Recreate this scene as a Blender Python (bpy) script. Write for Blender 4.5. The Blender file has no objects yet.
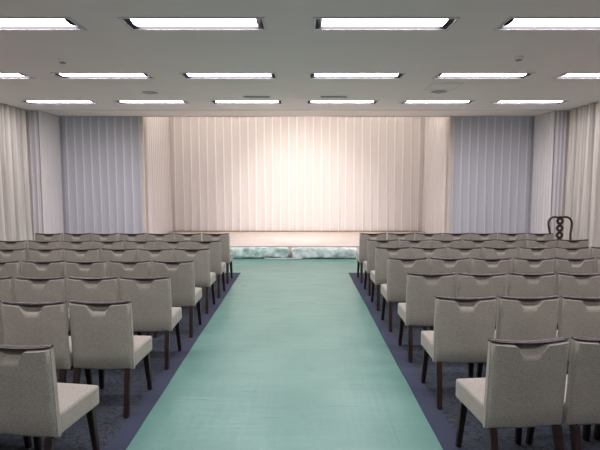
import bpy, bmesh, math, random
from mathutils import Vector, Matrix
random.seed(7)
scn = bpy.context.scene
C = scn.collection
PI = math.pi
CEIL = 3.084
XL, XR = -5.74, 5.63          # side walls
YF = 10.51                    # plane of the lintel
YB = -4.0                     # wall behind the photographer

# ------------------------------------------------------------------ materials
def new_mat(name):
    m = bpy.data.materials.new(name); m.use_nodes = True
    nt = m.node_tree; nt.nodes.clear()
    out = nt.nodes.new('ShaderNodeOutputMaterial')
    return m, nt, out
def bsdf(nt, out, col, rough=.6, metal=0., **kw):
    b = nt.nodes.new('ShaderNodeBsdfPrincipled')
    b.inputs['Base Color'].default_value = (*col, 1); b.inputs['Roughness'].default_value = rough
    b.inputs['Metallic'].default_value = metal
    for k, v in kw.items(): b.inputs[k.replace('_', ' ')].default_value = v
    nt.links.new(b.outputs[0], out.inputs[0]); return b
def N(nt, t, **kw):
    n = nt.nodes.new(t)
    for k, v in kw.items(): setattr(n, k, v)
    return n
def coord(nt, scale=(1, 1, 1), kind='Object'):
    tc = N(nt, 'ShaderNodeTexCoord'); mp = N(nt, 'ShaderNodeMapping')
    mp.inputs['Scale'].default_value = scale
    nt.links.new(tc.outputs[kind], mp.inputs['Vector']); return mp.outputs[0]
def noise(nt, vec, scale, detail=3, rough=.5):
    n = N(nt, 'ShaderNodeTexNoise'); n.inputs['Scale'].default_value = scale
    n.inputs['Detail'].default_value = detail; n.inputs['Roughness'].default_value = rough
    nt.links.new(vec, n.inputs['Vector']); return n.outputs['Fac']
def ramp(nt, fac, stops):
    r = N(nt, 'ShaderNodeValToRGB'); nt.links.new(fac, r.inputs[0])
    e = r.color_ramp.elements
    while len(e) < len(stops): e.new(.5)
    for i, (p, c) in enumerate(stops): e[i].position = p; e[i].color = (*c, 1)
    return r.outputs[0]
def bump(nt, b, h, strength=.2, dist=.01):
    n = N(nt, 'ShaderNodeBump'); n.inputs['Strength'].default_value = strength; n.inputs['Distance'].default_value = dist
    nt.links.new(h, n.inputs['Height']); nt.links.new(n.outputs[0], b.inputs['Normal'])
def simple(name, col, rough=.6, metal=0., var=.08, nscale=6, bstr=.05, **kw):
    m, nt, out = new_mat(name); b = bsdf(nt, out, col, rough, metal, **kw)
    v = coord(nt); f = noise(nt, v, nscale)
    nt.links.new(ramp(nt, f, [(.3, tuple(c*(1-var) for c in col)), (.7, tuple(min(1, c*(1+var)) for c in col))]), b.inputs['Base Color'])
    if bstr: bump(nt, b, noise(nt, v, nscale*12), bstr, .004)
    return m

M = {}
M['ceiling'] = simple('ceiling_plaster', (.89, .82, .80), .9, var=.012, nscale=2, bstr=.15)
M['wall'] = simple('wall_cream', (.72, .66, .58), .85, var=.03)
M['wall_wood'] = simple('wall_dark_wood', (.12, .08, .05), .6, var=.1)
M['wall_dusk'] = simple('wall_dusk_tint', (.55, .57, .65), .85, var=.03)  # grey blue stands in for dim dusk windows behind the side sheers
M['cornice'] = simple('cornice_cream', (.62, .56, .48), .7, var=.02)
M['frame'] = simple('lamp_frame_white', (.62, .61, .62), .5, var=.02)
M['dark'] = simple('lamp_housing_dark', (.012, .012, .014), .6, var=.02)
M['grey'] = simple('vent_grey', (.36, .37, .38), .5, var=.05)
M['offwhite'] = simple('detector_white', (.9, .89, .87), .5, var=.03)
M['rail'] = simple('dark_lacquer_wood', (.020, .009, .010), .33, var=.25, nscale=9, bstr=.03)
M['leg'] = simple('dark_walnut_leg', (.019, .009, .008), .4, var=.25, nscale=14, bstr=.03)
M['antique'] = simple('mahogany_antique', (.05, .015, .010), .3, var=.35, nscale=20, bstr=.04)
M['inlay'] = simple('pale_inlay', (.5, .42, .3), .5)
M['stage'] = simple('stage_beige', (.66, .61, .56), .35, var=.05, nscale=3)
M['riser'] = simple('stage_riser', (.70, .60, .51), .5, var=.05, nscale=3)
M['hem_shadow'] = simple('hem_shadow_brown', (.30, .19, .10), .4, .3)  # brown for the shadow gap below the centre curtain
M['white'] = simple('white_strip', (.85, .87, .86), .5)

m, nt, out = new_mat('lamp_diffuser'); M['glow'] = m
e = N(nt, 'ShaderNodeEmission'); e.inputs['Color'].default_value = (1, .90, .97, 1); e.inputs['Strength'].default_value = 13
nt.links.new(e.outputs[0], out.inputs[0])

# woven upholstery
m, nt, out = new_mat('woven_upholstery'); M['fabric'] = m
b = bsdf(nt, out, (.4, .38, .32), .9, Sheen_Weight=.2)
v = coord(nt)
w1 = N(nt, 'ShaderNodeTexVoronoi'); w1.inputs['Scale'].default_value = 190; nt.links.new(v, w1.inputs['Vector'])
f2 = noise(nt, v, 5, 2)
c1 = ramp(nt, w1.outputs['Distance'], [(.1, (.40, .387, .33)), (.75, (.25, .24, .20))])
c2 = ramp(nt, f2, [(.3, (.93, .93, .93)), (.7, (1.05, 1.05, 1.03))])
mx = N(nt, 'ShaderNodeMix', data_type='RGBA', blend_type='MULTIPLY'); mx.inputs[0].default_value = 1
nt.links.new(c1, mx.inputs[6]); nt.links.new(c2, mx.inputs[7]); nt.links.new(mx.outputs[2], b.inputs['Base Color'])
bump(nt, b, w1.outputs['Distance'], .3, .002)

# carpet: plain navy border beside the runner, dark scroll pattern elsewhere
m, nt, out = new_mat('carpet_scroll'); M['carpet'] = m
b = bsdf(nt, out, (.03, .04, .06), .95)
v = coord(nt)
nz = N(nt, 'ShaderNodeTexNoise'); nz.inputs['Scale'].default_value = 4; nt.links.new(v, nz.inputs['Vector'])
ad = N(nt, 'ShaderNodeMix', data_type='RGBA', blend_type='LINEAR_LIGHT'); ad.inputs[0].default_value = .22
nt.links.new(v, ad.inputs[6]); nt.links.new(nz.outputs['Color'], ad.inputs[7])
vo = N(nt, 'ShaderNodeTexVoronoi', feature='DISTANCE_TO_EDGE'); vo.inputs['Scale'].default_value = 17
nt.links.new(ad.outputs[2], vo.inputs['Vector'])
pat = ramp(nt, vo.outputs['Distance'], [(.02, (.012, .017, .026)), (.10, (.038, .050, .066))])
sx = N(nt, 'ShaderNodeSeparateXYZ'); nt.links.new(v, sx.inputs[0])
def cmp(op, a, val):
    n = N(nt, 'ShaderNodeMath', operation=op); nt.links.new(a, n.inputs[0]); n.inputs[1].default_value = val; return n.outputs[0]
mu = N(nt, 'ShaderNodeMath', operation='MULTIPLY')
nt.links.new(cmp('GREATER_THAN', sx.outputs[0], -1.17), mu.inputs[0]); nt.links.new(cmp('LESS_THAN', sx.outputs[0], .99), mu.inputs[1])
mx = N(nt, 'ShaderNodeMix', data_type='RGBA'); nt.links.new(mu.outputs[0], mx.inputs[0]); nt.links.new(pat, mx.inputs[6])
mx.inputs[7].default_value = (.032, .042, .074, 1)
fn = noise(nt, v, 220, 2)
m2 = N(nt, 'ShaderNodeMix', data_type='RGBA', blend_type='MULTIPLY'); m2.inputs[0].default_value = 1
nt.links.new(mx.outputs[2], m2.inputs[6]); nt.links.new(ramp(nt, fn, [(.3, (.75,)*3), (.7, (1.25,)*3)]), m2.inputs[7])
nt.links.new(m2.outputs[2], b.inputs['Base Color']); bump(nt, b, fn, .4, .004)

# green vinyl protective sheet
def sheet_mat(name, a, c, rough, bs):
    m, nt, out = new_mat(name)
    b = bsdf(nt, out, a, rough); v = coord(nt, (1, 1, 1))
    vs = coord(nt, (.5, 7, 1)); vl = coord(nt, (6, .35, 1))
    f = noise(nt, v, 1.6 if name == 'green_vinyl' else 7, 4); nt.links.new(ramp(nt, f, [(.38, a), (.62, c)]), b.inputs['Base Color'])
    r1 = noise(nt, vs, 3.0, 5, .6); r2 = noise(nt, vl, 2.0, 3); r3 = noise(nt, v, 40, 2)
    s = N(nt, 'ShaderNodeMath', operation='ADD'); nt.links.new(r1, s.inputs[0]); nt.links.new(r2, s.inputs[1])
    s2 = N(nt, 'ShaderNodeMath', operation='MULTIPLY_ADD'); nt.links.new(r3, s2.inputs[0]); s2.inputs[1].default_value = .12
    nt.links.new(s.outputs[0], s2.inputs[2])
    bump(nt, b, s2.outputs[0], bs, .012)
    nt.links.new(ramp(nt, r1, [(.3, (rough*.8,)*3), (.7, (min(1, rough*1.25),)*3)]), b.inputs['Roughness'])
    return m
M['sheet'] = sheet_mat('green_vinyl', (.105, .245, .205), (.13, .28, .235), .33, .2)
M['roll'] = sheet_mat('green_vinyl_crumpled', (.26, .44, .39), (.66, .76, .72), .35, .6)
M['roll_pale'] = sheet_mat('pale_vinyl_crumpled', (.38, .52, .49), (.82, .85, .85), .35, .6)

def cloth_mat(name, col, transp, transl=.35, bs=.2):
    m, nt, out = new_mat(name)
    d = N(nt, 'ShaderNodeBsdfDiffuse'); d.inputs[0].default_value = (*col, 1)
    t = N(nt, 'ShaderNodeBsdfTranslucent'); t.inputs[0].default_value = (*col, 1)
    mx = N(nt, 'ShaderNodeMixShader'); mx.inputs[0].default_value = transl
    nt.links.new(d.outputs[0], mx.inputs[1]); nt.links.new(t.outputs[0], mx.inputs[2])
    v = coord(nt); f = noise(nt, v, 90, 2)
    bn = N(nt, 'ShaderNodeBump'); bn.inputs['Strength'].default_value = bs; bn.inputs['Distance'].default_value = .004
    nt.links.new(f, bn.inputs['Height']); nt.links.new(bn.outputs[0], d.inputs['Normal'])
    o = mx.outputs[0]
    if transp:
        tr = N(nt, 'ShaderNodeBsdfTransparent'); m3 = N(nt, 'ShaderNodeMixShader'); m3.inputs[0].default_value = transp
        nt.links.new(o, m3.inputs[1]); nt.links.new(tr.outputs[0], m3.inputs[2]); o = m3.outputs[0]
    nt.links.new(o, out.inputs[0]); return m
M['sheer'] = cloth_mat('white_sheer', (.88, .86, .86), .25, .25)
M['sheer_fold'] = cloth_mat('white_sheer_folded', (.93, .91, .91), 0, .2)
M['sheer_daylit'] = cloth_mat('sheer_daylight_tint', (.82, .82, .87), .15, .25)  # white cloth tinted blue in place of daylight coming through it
M['sheer_daylit_fold'] = cloth_mat('sheer_daylight_tint_folded', (.93, .93, .95), 0, .2)
M['drape'] = cloth_mat('beige_drape', (.70, .67, .61), 0, .0, .5)
nt = M['drape'].node_tree                # vertical colour stripes paint in the shading between folds
v = coord(nt, (14, 14, .25)); f = noise(nt, v, 1.6, 3)
d = [n for n in nt.nodes if n.type == 'BSDF_DIFFUSE'][0]
nt.links.new(ramp(nt, f, [(.32, (.50, .475, .43)), (.62, (.74, .71, .65))]), d.inputs[0])

# ------------------------------------------------------------------ helpers
def obj(name, bm, mat, parent=None, smooth=35):
    me = bpy.data.meshes.new(name); bm.normal_update(); bm.to_mesh(me); bm.free()
    for mm in (mat if isinstance(mat, (list, tuple)) else [mat]): me.materials.append(mm)
    if smooth:
        me.shade_smooth(); me.set_sharp_from_angle(angle=math.radians(smooth))
    o = bpy.data.objects.new(name, me); C.objects.link(o)
    if parent: o.parent = parent
    return o
def tag(o, label, cat, group=None):
    o['label'] = label; o['category'] = cat
    if group: o['group'] = group
    return o
def thing(name, loc, label, cat, group=None, rz=0):
    o = bpy.data.objects.new(name, None); C.objects.link(o); o.location = loc; o.rotation_euler = (0, 0, rz)
    o.empty_display_size = .1
    return tag(o, label, cat, group)
def box(bm, x0, x1, y0, y1, z0, z1, bevel=0, seg=2):
    r = bmesh.ops.create_cube(bm, size=1, matrix=Matrix.Translation(((x0+x1)/2, (y0+y1)/2, (z0+z1)/2)) @ Matrix.Diagonal((x1-x0, y1-y0, z1-z0, 1)))
    if bevel:
        es = list({e for v in r['verts'] for e in v.link_edges})
        bmesh.ops.bevel(bm, geom=es, offset=bevel, segments=seg, affect='EDGES', profile=.5)
def bx(*a, **k):
    bm = bmesh.new(); box(bm, *a, **k); return bm
def struct(name, bm, mat, smooth=0):
    o = obj(name, bm, mat, None, smooth); o['kind'] = 'structure'; return o
def tube(bm, pts, rads, n=8, flat=1.0):
    pts = [Vector(p) for p in pts]; rings = []
    for i, p in enumerate(pts):
        t = (pts[min(i+1, len(pts)-1)] - pts[max(i-1, 0)]).normalized()
        a = t.cross(Vector((0, 1, 0)));
        if a.length < .1: a = t.cross(Vector((1, 0, 0)))
        a.normalize(); c = t.cross(a).normalized()
        r = rads if isinstance(rads, (int, float)) else rads[i]
        rings.append([bm.verts.new(p + a*math.cos(2*PI*k/n)*r + c*math.sin(2*PI*k/n)*r*flat) for k in range(n)])
    for A, B in zip(rings, rings[1:]):
        for k in range(n): bm.faces.new((A[k], A[(k+1) % n], B[(k+1) % n], B[k]))
    bm.faces.new(rings[0][::-1]); bm.faces.new(rings[-1])
def taper_leg(x0, y0, x1, y1, ztop, w0, w1):
    bm = bmesh.new(); vs = []
    for (x, y, z, w) in ((x1, y1, 0, w1), (x0, y0, ztop, w0)):
        vs.append([bm.verts.new((x+sx*w/2, y+sy*w/2, z)) for sx, sy in ((-1, -1), (1, -1), (1, 1), (-1, 1))])
    for k in range(4): bm.faces.new((vs[0][k], vs[0][(k+1) % 4], vs[1][(k+1) % 4], vs[1][k]))
    bm.faces.new(vs[0][::-1]); bm.faces.new(vs[1])
    bmesh.ops.bevel(bm, geom=list(bm.edges), offset=.003, segments=2, affect='EDGES')
    return bm

# ------------------------------------------------------------------ room shell
T = .12
struct('floor', bx(XL-T, XR+T, YB-T, 13.9, -.1, 0), M['carpet'])
LX = [-4.47, -2.75, -.985, .785, 2.555, 4.28]
LY = [.19, 2.51, 4.85, 7.15, 9.47]
FW, FD = 1.28, .33                      # opening of a fixture
xs = sorted([XL-T, XR+T] + [x+s*FW/2 for x in LX for s in (-1, 1)])
ys = sorted([YB-T, 11.48] + [y+s*FD/2 for y in LY for s in (-1, 1)])
bm = bmesh.new(); grid = {}
def gv(i, j):
    if (i, j) not in grid: grid[i, j] = bm.verts.new((xs[i], ys[j], CEIL))
    return grid[i, j]
for i in range(len(xs)-1):
    for j in range(len(ys)-1):
        if i % 2 == 1 and j % 2 == 1: continue
        bm.faces.new((gv(i, j), gv(i, j+1), gv(i+1, j+1), gv(i+1, j)))
ex = bmesh.ops.extrude_face_region(bm, geom=list(bm.faces))
for v_ in ex['geom']:
    if isinstance(v_, bmesh.types.BMVert): v_.co.z += .12
bmesh.ops.recalc_face_normals(bm, faces=list(bm.faces))
struct('ceiling', bm, M['ceiling'])
struct('wall_left', bx(XL-T, XL, YB-T, 11.8, 0, CEIL), M['wall'])
struct('wall_right', bx(XR, XR+T, YB-T, 11.8, 0, CEIL), M['wall'])
struct('wall_back', bx(XL, XR, YB-T, YB, 0, CEIL), M['wall_wood'])
PX0, PX1 = -3.53, 3.37                  # stage alcove
YA, YS, ZS = 11.5, 13.6, 3.75           # alcove mouth, its back curtain, its raised ceiling
struct('wall_front', bx(PX0-.1, PX1+.1, YS+.1, YS+.2, 0, ZS), M['wall'])
struct('wall_front_left', bx(XL, PX0-.1, YA+.10, YA+.22, 0, CEIL), M['wall_dusk'])
struct('wall_front_right', bx(PX1+.1, XR, YA+.10, YA+.22, 0, CEIL), M['wall_dusk'])
struct('wall_pier_left', bx(PX0-.10, PX0-.03, YA, YS+.1, 0, ZS), M['wall'])
struct('wall_pier_right', bx(PX1+.03, PX1+.10, YA, YS+.1, 0, ZS), M['wall'])
struct('wall_header', bx(PX0-.1, PX1+.1, YA-.1, YA-.02, CEIL+.12, ZS), M['wall'])
struct('wall_corner_left', bx(XL, -5.50, YF+.10, YA+.1, 0, CEIL), M['wall'])
struct('wall_corner_right', bx(5.36, XR, YF+.10, YA+.1, 0, CEIL), M['wall'])
struct('ceiling_stage', bx(PX0-.1, PX1+.1, YA-.1, YS+.2, ZS, ZS+.1), M['ceiling'])
bm = bx(-5.45, 5.30, YF-.012, YF+.012, CEIL-.006, CEIL)
box(bm, -5.45, 5.30, YA-.07, YA-.03, CEIL-.018, CEIL)
struct('trim_1', bm, M['cornice'])

# ------------------------------------------------------------------ curtains
def pleated(p0, p1, z0, z1, step, style, seed=0, amp=.03):
    """hanging cloth from p0 to p1; its folds come forward on the left-hand normal"""
    rnd = random.Random(seed)
    p0, p1 = Vector((*p0, 0)), Vector((*p1, 0)); L = (p1-p0).length; d = (p1-p0)/L; n = Vector((d.y, -d.x, 0))
    k = max(2, round(L/step)); st = L/k
    prof = []                          # (s_top, o_top, s_bot, o_bot)
    w = .032/st
    for i in range(k):
        ja, jb = rnd.uniform(-.12, .12), rnd.uniform(.6, 1.35)
        if style == 'sheer':
            q = [(0, 0), (.16, .10), (.34, .10), (.5-w/2, .25), (.5+w/2, .55), (.5-w/2, .75), (.5+w/2, .95), (.66, .2), (.84, .10)]
            for a, (s, o) in enumerate(q):
                u = (0, .16, .34, .46, .50, .51, .54, .66, .84)[a]
                sb = u + .07*math.sin(4*PI*u) + ja*math.sin(PI*u)
                ob = (.5-.5*math.cos(2*PI*u))*jb
                prof.append(((i+s)*st, o*amp*.6, (i+sb)*st, ob*amp))
        else:
            for a in range(8):
                u = a/8
                o = abs(math.sin(PI*u))**.8*(.45+.7*jb*(.6+.4*math.sin(i*2.3)))
                prof.append(((i+u)*st, o*amp*.8, (i+u+ja*math.sin(PI*u))*st, o*amp*(.6+.5*jb)))
    prof.append((L, 0, L, 0))
    rows = 14; bm = bmesh.new(); R = []
    for r in range(rows+1):
        t = r/rows; z = z1+(z0-z1)*t
        m_ = min(1, max(0, (t-.30)/.75))*.85; m_ = m_*m_*(3-2*m_)
        if style != 'sheer': m_ = t
        R.append([bm.verts.new(p0 + d*(a*(1-m_)+c_*m_) + n*(o*(1-m_)+ob*m_) + Vector((0, 0, z))) for (a, o, c_, ob) in prof])
    for A, B in zip(R, R[1:]):
        for i in range(len(A)-1):
            f_ = bm.faces.new((A[i], B[i], B[i+1], A[i+1]))
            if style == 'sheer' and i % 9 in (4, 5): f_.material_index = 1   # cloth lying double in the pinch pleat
    return bm
def curtain(name, label, p0, p1, z0, z1, step, style, mat, seed, amp=.03, group=None):
    return tag(obj(name, pleated(p0, p1, z0, z1, step, style, seed, amp), [mat, {'white_sheer': M['sheer_fold'], 'sheer_daylight_tint': M['sheer_daylit_fold']}.get(mat.name, mat)], None, 60), label, 'curtain', group)
zt = CEIL-.01
curtain('sheer_curtain', 'wide warm white sheer curtain hanging behind the stage, centre of far wall', (PX0+.05, YS), (PX1-.05, YS), .275, 3.70, .222, 'sheer', M['sheer'], 1)
curtain('sheer_curtain', 'narrow tightly gathered cream sheer curtain at the left end of the stage', (PX0+.02, YA+.04), (PX0+.02, YS-.04), .27, 3.70, .15, 'sheer', M['sheer'], 2, .05)
curtain('sheer_curtain', 'narrow tightly gathered cream sheer curtain at the right end of the stage', (PX1-.02, YS-.04), (PX1-.02, YA+.04), .27, 3.70, .15, 'sheer', M['sheer'], 3, .05)
curtain('sheer_curtain', 'grey blue sheer curtain with pale pleat lines left of the stage', (-5.42, YA+.05), (PX0-.04, YA+.05), .04, zt, .19, 'sheer', M['sheer_daylit'], 4)
curtain('sheer_curtain', 'grey blue sheer curtain with pale pleat lines right of the stage', (PX1+.04, YA+.05), (5.28, YA+.05), .04, zt, .19, 'sheer', M['sheer_daylit'], 5)
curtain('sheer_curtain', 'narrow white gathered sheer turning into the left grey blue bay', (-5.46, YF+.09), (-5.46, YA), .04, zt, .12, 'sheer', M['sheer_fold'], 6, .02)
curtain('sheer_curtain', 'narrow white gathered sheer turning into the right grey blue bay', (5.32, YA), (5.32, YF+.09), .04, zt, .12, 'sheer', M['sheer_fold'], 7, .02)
curtain('sheer_curtain', 'slim bluish sheer curtain hanging in the far left corner of the room', (XL+.06, YF+.06), (-5.47, YF+.06), .04, zt, .09, 'sheer', M['sheer_daylit'], 8, .025)
curtain('sheer_curtain', 'slim bluish sheer curtain hanging in the far right corner of the room', (5.33, YF+.06), (XR-.06, YF+.06), .04, zt, .09, 'sheer', M['sheer_daylit'], 9, .025)
curtain('wall_drape', 'beige grey folded drape covering the left side wall', (XL+.02, 5.6), (XL+.02, 10.42), .03, zt, .12, 'drape', M['drape'], 10, .13)
curtain('wall_drape', 'beige folded drape covering the right side wall beside the antique chair', (XR-.02, 10.42), (XR-.02, 5.6), .03, zt, .12, 'drape', M['drape'], 11, .13)

# ------------------------------------------------------------------ stage
st = thing('stage', (0, 10.56, 0), 'low beige stage platform below the central white curtain', 'stage')
obj('riser', bx(PX0+.07, PX1-.07, .0, YS-10.56-.03, 0, .228), M['riser'], st)
obj('deck', bx(PX0+.07, PX1-.07, -.005, YS-10.56-.03, .228, .25, bevel=.006), M['stage'], st)
bm = bmesh.new()  # wavy strip added where the hem only leaves a line of shade
rr = random.Random(5); npt = 60
tube(bm, [(PX0+.1+(PX1-PX0-.2)*i/npt, YS-10.56-.06+rr.uniform(-.008, .008), .266+rr.uniform(-.004, .004)) for i in range(npt+1)], .011, 6)
mo = obj('hem_shadow', bm, M['hem_shadow'], st); mo['label'] = 'thin brown strip standing for the shadow gap under the curtain hem'

# ------------------------------------------------------------------ green sheets
def flat_sheet(name, x0, x1, y0, y1, z, label, seed):
    rnd = random.Random(seed); bm = bmesh.new(); nx, ny = 24, max(6, int((y1-y0)/.12)); V = []
    ph = [rnd.uniform(0, 6.28) for _ in range(6)]
    for j in range(ny+1):
        row = []
        for i in range(nx+1):
            u, v = i/nx, j/ny; x = x0+(x1-x0)*u; y = y0+(y1-y0)*v
            ex = .0025*math.sin(y*2.1+ph[0])+.0015*math.sin(y*7.3+ph[1])
            dz = .0012*(math.sin(y*9+x*2+ph[2])*math.sin(x*3+ph[3])+math.sin(y*17+x+ph[4]))
            row.append(bm.verts.new((x+(ex if i in (0, nx) else 0), y, z+max(-.002, dz)*(0 < i < nx))))
        V.append(row)
    for A, B in zip(V, V[1:]):
        for i in range(nx): bm.faces.new((A[i], A[i+1], B[i+1], B[i]))
    r = bmesh.ops.extrude_face_region(bm, geom=list(bm.faces))
    for v_ in r['geom']:
        if isinstance(v_, bmesh.types.BMVert): v_.co.z += .002
    bmesh.ops.recalc_face_normals(bm, faces=list(bm.faces))
    return tag(obj(name, bm, M['sheet'], None, 50), label, 'floor sheet')
flat_sheet('floor_runner', -1.04, .85, -1.2, 8.80, .0085, 'long green vinyl runner covering the aisle between the chair blocks', 1)
flat_sheet('floor_sheet', -5.65, 5.55, 8.72, 10.54, .003, 'green vinyl sheet laid crosswise on the floor before the stage', 2)

def bundle(name, x0, x1, y, w, h, mat, label, seed):
    rnd = random.Random(seed); bm = bmesh.new(); n, k = 110, 28; R = []
    ph = [rnd.uniform(0, 6.28) for _ in range(8)]
    for i in range(n+1):
        u = i/n; x = x0+(x1-x0)*u
        e = min(1, (min(u, 1-u)*n/2)) ** .5*.35+.65
        ring = []
        for a in range(k):
            t = 2*PI*a/k
            c, s = math.cos(t), math.sin(t)
            r = 1+.07*math.sin(3*t+x*5+ph[0])+.05*math.sin(5*t-x*11+ph[1])+.035*math.sin(8*t+x*23+ph[2])+.06*math.sin(x*37+3*math.sin(t*2+x*9))*abs(math.sin(x*4+t))+rnd.uniform(-.03, .03)
            yy = w/2*math.copysign(abs(c)**.5, c)*r; zz = h/2*(1+math.copysign(abs(s)**.5, s)*min(r, 1.06)*e)
            ring.append(bm.verts.new((x+.02*math.sin(t*2+ph[3]), y+yy, max(.016, zz+.012))))
        R.append(ring)
    for A, B in zip(R, R[1:]):
        for a in range(k): bm.faces.new((A[a], B[a], B[(a+1) % k], A[(a+1) % k]))
    bm.faces.new(R[0]); bm.faces.new(R[-1][::-1])
    bmesh.ops.recalc_face_normals(bm, faces=list(bm.faces))
    return tag(obj(name, bm, mat, None, 60), label, 'folded sheet')
bundle('folded_sheet', -2.55, -.24, 10.43, .19, .22, M['roll'], 'folded green plastic sheet heaped along the left half of the stage foot', 3)
bundle('folded_sheet', -.17, 1.22, 10.41, .20, .215, M['roll_pale'], 'pale folded plastic sheet heaped along the right half of the stage foot', 4)
tag(obj('white_strip', bx(-.74, .05, 10.27, 10.31, .015, .024, bevel=.003), M['white']), 'thin white strip lying on the green floor sheet before the stage', 'strip')

# ------------------------------------------------------------------ ceiling fittings
POSX = ['leftmost', 'second from left', 'third from left', 'third from right', 'second from right', 'rightmost']
def ring_frame(bm, w, d, ow, z0, z1):
    for (a, b, c, e_) in ((-w/2-ow, w/2+ow, -d/2-ow, -d/2), (-w/2-ow, w/2+ow, d/2, d/2+ow), (-w/2-ow, -w/2, -d/2, d/2), (w/2, w/2+ow, -d/2, d/2)):
        box(bm, a, b, c, e_, z0, z1)
fix = thing('ceiling_light', (0, 0, 0), 'x', 'ceiling light', 'recessed fluorescent ceiling lights')
bm = bmesh.new(); ring_frame(bm, FW-.004, FD-.004, .026, -.008, .0); obj('frame', bm, M['frame'], fix, 0)
bm = bmesh.new(); ring_frame(bm, FW-.016, FD-.016, .006, -.004, .10); box(bm, -FW/2+.002, FW/2-.002, -FD/2+.002, FD/2-.002, .10, .11)
obj('housing', bm, M['dark'], fix, 0)
bm = bmesh.new()
nseg = 10; hw, hd = FW/2-.062, FD/2-.022; sec = []
for k in range(nseg+1):
    a = -1+2*k/nseg; sec.append((a*hd, -.001+.022*a*a))
A = [bm.verts.new((-hw, y, z)) for y, z in sec]; B = [bm.verts.new((hw, y, z)) for y, z in sec]
for k in range(nseg): bm.faces.new((A[k], A[k+1], B[k+1], B[k]))
A.append(bm.verts.new((-hw, hd, .05))); A.append(bm.verts.new((-hw, -hd, .05)))
B.append(bm.verts.new((hw, hd, .05))); B.append(bm.verts.new((hw, -hd, .05)))
for f_ in (bm.faces.new(A[::-1]), bm.faces.new(B)): f_.material_index = 1
bm.faces.new((A[-1], A[0], B[0], B[-1])); bm.faces.new((A[-3], A[-2], B[-2], B[-3]))
bmesh.ops.recalc_face_normals(bm, faces=list(bm.faces))
obj('diffuser', bm, [M['glow'], M['dark']], fix, 40)
def copy_tree(o):
    c = o.copy(); C.objects.link(c)
    for ch in list(o.children):
        if ch.type == 'MESH' or ch.type == 'EMPTY':
            g = ch.copy(); C.objects.link(g); g.parent = c
            for s_ in list(ch.children):
                h_ = s_.copy(); C.objects.link(h_); h_.parent = g
    return c
first = True
ROWN = {2: ('nearest visible row', 'topmost in the photo'), 3: ('middle row', ''), 4: ('farthest row', 'nearest the curtains')}
for j, y in enumerate(LY):
    for i, x in enumerate(LX):
        o = fix if first else copy_tree(fix); first = False
        o.location = (x, y, CEIL)
        if j >= 2:
            p = POSX[i]
            if j == 2: p = [None, 'leftmost', 'second from left', 'second from right', 'rightmost', None][i]
            if p is None: o['label'] = 'recessed strip ceiling light past the %s edge of the photo, nearest row' % ('left' if i == 0 else 'right')
            else: o['label'] = 'recessed white strip ceiling light, %s in the %s' % (p, ROWN[j][0])
        else:
            o['label'] = 'recessed strip ceiling light above the photographer, %s of the %s row overhead' % (POSX[i], 'first' if j == 1 else 'second')

def disc(name, x, y, r, h, mat, label, cat, inner):
    t = thing(name, (x, y, CEIL), label, cat)
    bm = bmesh.new(); n = 28; prof = [(0, 0), (r, 0), (r, -h*.4), (r*.85, -h*.8), (r*.55, -h), (0, -h)]
    R = [[bm.verts.new((q*math.cos(2*PI*k/n), q*math.sin(2*PI*k/n), z)) for k in range(n)] for q, z in prof[1:-1]]
    for A, B in zip(R, R[1:]):
        for k in range(n): bm.faces.new((A[k], B[k], B[(k+1) % n], A[(k+1) % n]))
    bm.faces.new(R[0]); bm.faces.new(R[-1][::-1]); bmesh.ops.recalc_face_normals(bm, faces=list(bm.faces))
    obj('body', bm, mat, t)
    bm = bmesh.new()
    for q in ((.3, .36), (.62, .70)):
        P = []
        for rr_, z in ((q[0]*r, -h*1.0), (q[1]*r, -h*1.0), (q[1]*r, -h*1.25), (q[0]*r, -h*1.25)):
            P.append([bm.verts.new((rr_*math.cos(2*PI*k/n), rr_*math.sin(2*PI*k/n), z)) for k in range(n)])
        for a in range(4):
            for k in range(n): bm.faces.new((P[a][k], P[(a+1) % 4][k], P[(a+1) % 4][(k+1) % n], P[a][(k+1) % n]))
    bmesh.ops.recalc_face_normals(bm, faces=list(bm.faces))
    obj(inner, bm, M['grey'] if mat is M['offwhite'] else M['frame'], t)
disc('smoke_detector', -2.887, 6.23, .052, .035, M['offwhite'], 'small round white detector on the ceiling, left of the aisle', 'smoke detector', 'sensor_ring')
disc('smoke_detector', 2.603, 6.10, .052, .035, M['offwhite'], 'small round white detector on the ceiling, right of the aisle', 'smoke detector', 'sensor_ring')
disc('ceiling_diffuser', 2.291, 8.40, .13, .012, M['grey'], 'round grey ceiling vent beside the access hatch, right side', 'ceiling vent', 'louvre_ring')
disc('ceiling_diffuser', -2.499, 8.48, .13, .012, M['grey'], 'round grey ceiling vent on the left side near the far lights', 'ceiling vent', 'louvre_ring')
t = thing('access_hatch', (2.235, 7.95, CEIL), 'square access hatch outlined on the ceiling, right of centre', 'access hatch')
obj('panel', bx(-.22, .22, -.25, .25, -.002, 0), M['ceiling'], t, 0)
bm = bmesh.new(); ring_frame(bm, .44, .5, .012, -.005, 0); obj('frame', bm, M['frame'], t, 0)
WARM = (1, .90, .84)
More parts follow.
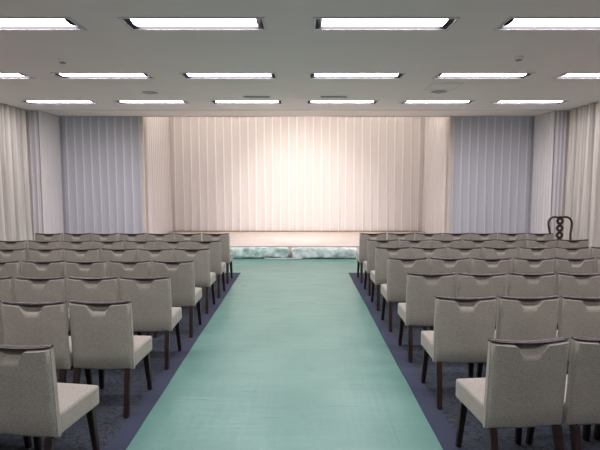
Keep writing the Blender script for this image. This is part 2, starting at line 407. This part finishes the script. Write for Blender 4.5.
for x, side in ((-.755, 'left'), (.59, 'right')):
    t = thing('stage_spotlight', (x, 8.87, CEIL), 'slim grey ceiling slot for stage lighting, %s of the pair near the far lights' % side, 'ceiling light', 'ceiling slots facing the stage')
    bm = bmesh.new(); ring_frame(bm, .44, .08, .012, -.012, 0); obj('frame', bm, M['grey'], t, 0)
    obj('slot_panel', bx(-.22, .22, -.04, .04, -.006, 0), M['dark'], t, 0)
    ld = bpy.data.lights.new('spot_lamp', 'SPOT'); ld.energy = 260; ld.color = WARM; ld.spot_size = math.radians(60); ld.spot_blend = 1.0; ld.shadow_soft_size = .02
    lo = bpy.data.objects.new('spot_lamp', ld); C.objects.link(lo); lo.parent = t; lo.location = (0, 0, -.05)
    d = Vector((0.05, YS, .8)) - Vector((x, 8.87, CEIL-.05)); lo.rotation_euler = d.to_track_quat('-Z', 'Y').to_euler()

g = bpy.data.materials.new('x'); bpy.data.materials.remove(g)
m, nt, out = new_mat('warm_tube'); M['warm'] = m
e = N(nt, 'ShaderNodeEmission'); e.inputs['Color'].default_value = (1, .88, .82, 1); e.inputs['Strength'].default_value = 58
nt.links.new(e.outputs[0], out.inputs[0])
for k in range(4):
    t = thing('alcove_lamp', (PX0+1.0+k*1.63, YA+.35, ZS), 'warm tube lamp hidden above the ceiling edge over the stage, %s' % ['leftmost', 'second from left', 'second from right', 'rightmost'][k], 'ceiling light', 'tube lamps over the stage')
    obj('body', bx(-.62, .62, -.04, .04, -.04, 0, bevel=.005), M['frame'], t)
    bm = bmesh.new(); tube(bm, [(-.60, 0, -.06), (.60, 0, -.06)], .016, 10); obj('tube', bm, M['warm'], t, 60)

# ------------------------------------------------------------------ banquet chair (faces +Y; origin on floor)
W = .428
def back_mesh():
    bm = bmesh.new(); R = []; T_ = .030
    us = [-1, -.985, -.95, -.9] + [(-.8+.1*k) for k in range(4)] + [-.44, -.38, -.33, -.28, -.22, -.15, -.08, 0]
    us = us + [-u for u in us[:-1]][::-1]
    for u in us:
        a = abs(u)
        th = T_*max(.25, (1-a**14)**.5) if a < 1 else T_*.45
        q_ = min(1, max(0, (.44-a)/.26)); sc = q_*q_*(3-2*q_)
        dip = .012*(1-u*u)
        ztop = .781-dip; zr = ztop-.008-.060*sc
        zbot = .302+.004*a
        half = th
        x = u*W/2; bow = -.014*(1-u*u)
        sec = []                        # (y, z) loop; rear is -y
        def lean(z): return -.165+.035*(1-(z-.3)/.48) + bow*((z-.3)/.48)
        zl = [zbot+.015, zbot+.12, zbot+.24, ztop-.13, ztop-.09]
        for z in zl: sec.append((lean(z), z))
        sec.append((lean(zr), zr))
        z2 = min(ztop-.003, zr+.003+.010*sc); z3 = min(ztop, zr+.005+.027*sc)
        sec.append((lean(z2)+half*(.25+.15*sc), z2)); sec.append((lean(z3)+half*(.7+.75*sc), z3))
        sec.append((lean(ztop)+half*1.35, ztop)); sec.append((lean(ztop)+half*1.85, ztop-.008))
        for z in zl[::-1]: sec.append((lean(z)+half*2, z))
        sec.append((lean(zbot)+half*1.6, zbot)); sec.append((lean(zbot)+half*.4, zbot))
        cy = lambda z: lean(z)+T_
        if a > .9:                      # keep rounded ends centred
            sec = [(y + (T_-half), z) for y, z in sec]
        R.append([bm.verts.new((x, y, z)) for y, z in sec])
    n = len(R[0])
    for A, B in zip(R, R[1:]):
        for k in range(n): bm.faces.new((A[k], A[(k+1) % n], B[(k+1) % n], B[k]))
    bm.faces.new(R[0]); bm.faces.new(R[-1][::-1])
    bmesh.ops.recalc_face_normals(bm, faces=list(bm.faces))
    return bm
def rail_mesh():
    bm = bmesh.new(); n = 20; R = []
    for i in range(n+1):
        u = -1+2*i/n; x = u*(W/2+.001); bow = -.014*(1-u*u); z = .790-.012*(1-u*u); y = -.165+bow+.031
        e = .6 if i in (0, n) else 1
        q_ = min(1, max(0, (.44-abs(u))/.24)); g = .015*q_*q_*(3-2*q_)   # the grip hangs into the hand hold
        sec = [(-.019, -.004-g*.1), (-.021, .000), (-.016, .005), (.0, .0075), (.016, .006), (.021, .001), (.018, -.006-g*.9), (.002, -.008-g)]
        R.append([bm.verts.new((x, y+a*e, z+b_*e)) for a, b_ in sec])
    for A, B in zip(R, R[1:]):
        for k in range(8): bm.faces.new((A[k], A[(k+1) % 8], B[(k+1) % 8], B[k]))
    bm.faces.new(R[0]); bm.faces.new(R[-1][::-1]); bmesh.ops.recalc_face_normals(bm, faces=list(bm.faces))
    return bm
def seat_mesh():
    bm = bmesh.new()
    box(bm, -W/2, W/2, -.105, .275, .308, .425)
    bmesh.ops.subdivide_edges(bm, edges=list(bm.edges), cuts=5, use_grid_fill=True)
    es = [e_ for e_ in bm.edges if len(e_.link_faces) == 2 and e_.link_faces[0].normal.angle(e_.link_faces[1].normal, 0) > 1]
    bmesh.ops.bevel(bm, geom=es, offset=.016, segments=3, affect='EDGES', profile=.5)
    for v_ in bm.verts:
        x, y, z = v_.co
        if z > .36: v_.co.z += .012*max(0, 1-(x/(W/2))**2)*max(0, 1-((y-.085)/.19)**2)
        if y > .2: v_.co.x *= 1.01
    return bm
chair = thing('banquet_chair', (0, 0, 0), 'x', 'chair')
obj('seat', seat_mesh(), M['fabric'], chair); obj('backrest', back_mesh(), M['fabric'], chair, 50)
obj('top_rail', rail_mesh(), M['rail'], chair, 50)
for s in (-1, 1):
    obj('leg', taper_leg(s*.178, -.125, s*.186, -.205, .315, .040, .032), M['leg'], chair)
    obj('leg', taper_leg(s*.175, .235, s*.190, .262, .315, .042, .028), M['leg'], chair)

th = math.atan(43/500)
def in_view(x, y, z, m=0):
    h = 1.6-z; zc = y*math.cos(th)+h*math.sin(th)
    if zc < .3: return False
    px = 300+500*x/zc; py = 225+500*(h*math.cos(th)-y*math.sin(th))/zc
    return -m < px < 600+m and -m < py < 450+m
ORD = ['beside the aisle', 'second from aisle', 'third from aisle', 'fourth from aisle', 'fifth from aisle', 'sixth from aisle', 'outermost']
RN = ['nearest row', 'second nearest row', 'third nearest row', 'middle row', 'third farthest row', 'second farthest row', 'farthest row']
RY = [2.50, 3.455, 4.375, 5.28, 6.165, 6.98, 7.86]; RX = [.960, .960, .958, .940, .942, .950, .948]
LYC = [2.39, 3.317, 4.195, 5.08, 6.03, 6.86, 7.83]; LXC = [-1.215, -1.147, -1.115, -1.098, -1.105, -1.095, -1.115]
P_ = .449
used = False
for side in (-1, 1):
    for r in range(7):
        for k in range(7):
            if side < 0: x = LXC[r]-W/2-k*P_; y = LYC[r]
            else: x = RX[r]+W/2+k*P_; y = RY[r]
            rz = random.uniform(-.012, .012); y += random.uniform(-.012, .012); x += random.uniform(-.002, .002)
            if r == 6: x += side*-.009*k
            if side > 0 and r == 0: rz += .105; y += .045*k; x += .002
            if side < 0 and r == 0: rz -= .145; x += .008; y += .03+.08*k
            if side < 0 and r == 1 and k == 0: rz -= .03
            pts = [(x+a*.21, y+.17+b_, z) for a in (-1, 1) for b_ in (-.18, .26) for z in (.35, .8)]
            vis = any(in_view(*p) for p in pts)
            if not vis:
                # one further chair past the frame's edge continues each near row
                prev = (x+(-side)*P_, y)
                if not any(in_view(p[0]-side*P_, p[1], p[2]) for p in pts): continue
            o = chair if not used else copy_tree(chair); used = True
            o.location = (x, y+.17, 0); o.rotation_euler = (0, 0, rz)
            sd = 'left' if side < 0 else 'right'
            o['label'] = 'grey upholstered chair %s of the runner, %s in the %s' % (sd, ORD[k], RN[r])
            o['group'] = 'grey banquet chairs %s of the runner' % sd

# ------------------------------------------------------------------ antique chair (faces the camera)
a = thing('antique_chair', (5.04, 9.62, 0), 'dark carved wooden chair with pierced splat by the right wall drapes', 'chair', None, math.radians(4))
A_ = M['antique']
bm = bmesh.new()                         # continuous hooped back frame
pts = [(-.21, .0, .42), (-.205, .01, .58), (-.225, .02, .70), (-.235, .03, .80), (-.215, .035, .87), (-.16, .04, .915), (-.09, .045, .925), (-.04, .045, .915), (0, .045, .925), (.04, .045, .915), (.09, .045, .925), (.16, .04, .915), (.215, .035, .87), (.235, .03, .80), (.225, .02, .70), (.205, .01, .58), (.21, 0, .42)]
def smooth_pts(p, n=4):
    p = [Vector(q) for q in p]; out_ = []
    for i in range(len(p)-1):
        p0, p1, p2, p3 = p[max(i-1, 0)], p[i], p[i+1], p[min(i+2, len(p)-1)]
        for k in range(n):
            t = k/n; out_.append(.5*((2*p1)+(p2-p0)*t+(2*p0-5*p1+4*p2-p3)*t*t+(3*p1-p0-3*p2+p3)*t**3))
    return out_+[p[-1]]
tube(bm, smooth_pts(pts), .021, 8); obj('back_frame', bm, A_, a, 60)
bm = bmesh.new()                         # splat: three rounded lozenges, each pierced by a diamond
for cz in (.845, .705, .57):
    n = 24; outer = []; inner = []
    for k in range(n):
        t_ = 2*PI*k/n; c, s = math.cos(t_), math.sin(t_)
        outer.append((c*.076*(1-.10*abs(math.sin(2*t_))), s*.072))
        dn = abs(c)+abs(s); inner.append((c/dn*.034, s/dn*.036))
    L = []
    for (lst, yy) in ((outer, .028), (outer, .048), (inner, .048), (inner, .028)):
        L.append([bm.verts.new((x, yy, cz+z)) for x, z in lst])
    for q in range(4):
        for k in range(n): bm.faces.new((L[q][k], L[q][(k+1) % n], L[(q+1) % 4][(k+1) % n], L[(q+1) % 4][k]))
box(bm, -.03, .03, .03, .046, .895, .925); box(bm, -.028, .028, .03, .046, .765, .785); box(bm, -.028, .028, .03, .046, .628, .648); box(bm, -.04, .04, .025, .046, .42, .512)
bmesh.ops.recalc_face_normals(bm, faces=list(bm.faces))
obj('splat', bm, A_, a, 40)
obj('seat', bx(-.25, .25, -.44, .03, .40, .45, bevel=.012), A_, a)
for s in (-1, 1):
    obj('leg', taper_leg(s*.21, -.40, s*.21, -.42, .40, .05, .038), A_, a)
    obj('leg', taper_leg(s*.21, 0, s*.20, .05, .41, .045, .034), A_, a)

# ------------------------------------------------------------------ world, camera
w = bpy.data.worlds.new('world'); scn.world = w; w.use_nodes = True
w.node_tree.nodes['Background'].inputs[0].default_value = (.5, .55, .65, 1); w.node_tree.nodes['Background'].inputs[1].default_value = .2
cam = bpy.data.cameras.new('camera'); co = bpy.data.objects.new('camera', cam); C.objects.link(co)
cam.sensor_width = 36; cam.lens = 30; cam.clip_start = .05
co.location = (0, 0, 1.6); co.rotation_euler = (PI/2-th, 0, 0); scn.camera = co
scn.view_settings.view_transform = 'Standard'; scn.view_settings.look = 'None'; scn.view_settings.gamma = 1
scn.view_settings.use_curve_mapping = False; scn.view_settings.exposure = .70
scn.cycles.max_bounces = 10; scn.cycles.transparent_max_bounces = 16; scn.cycles.sample_clamp_indirect = 6
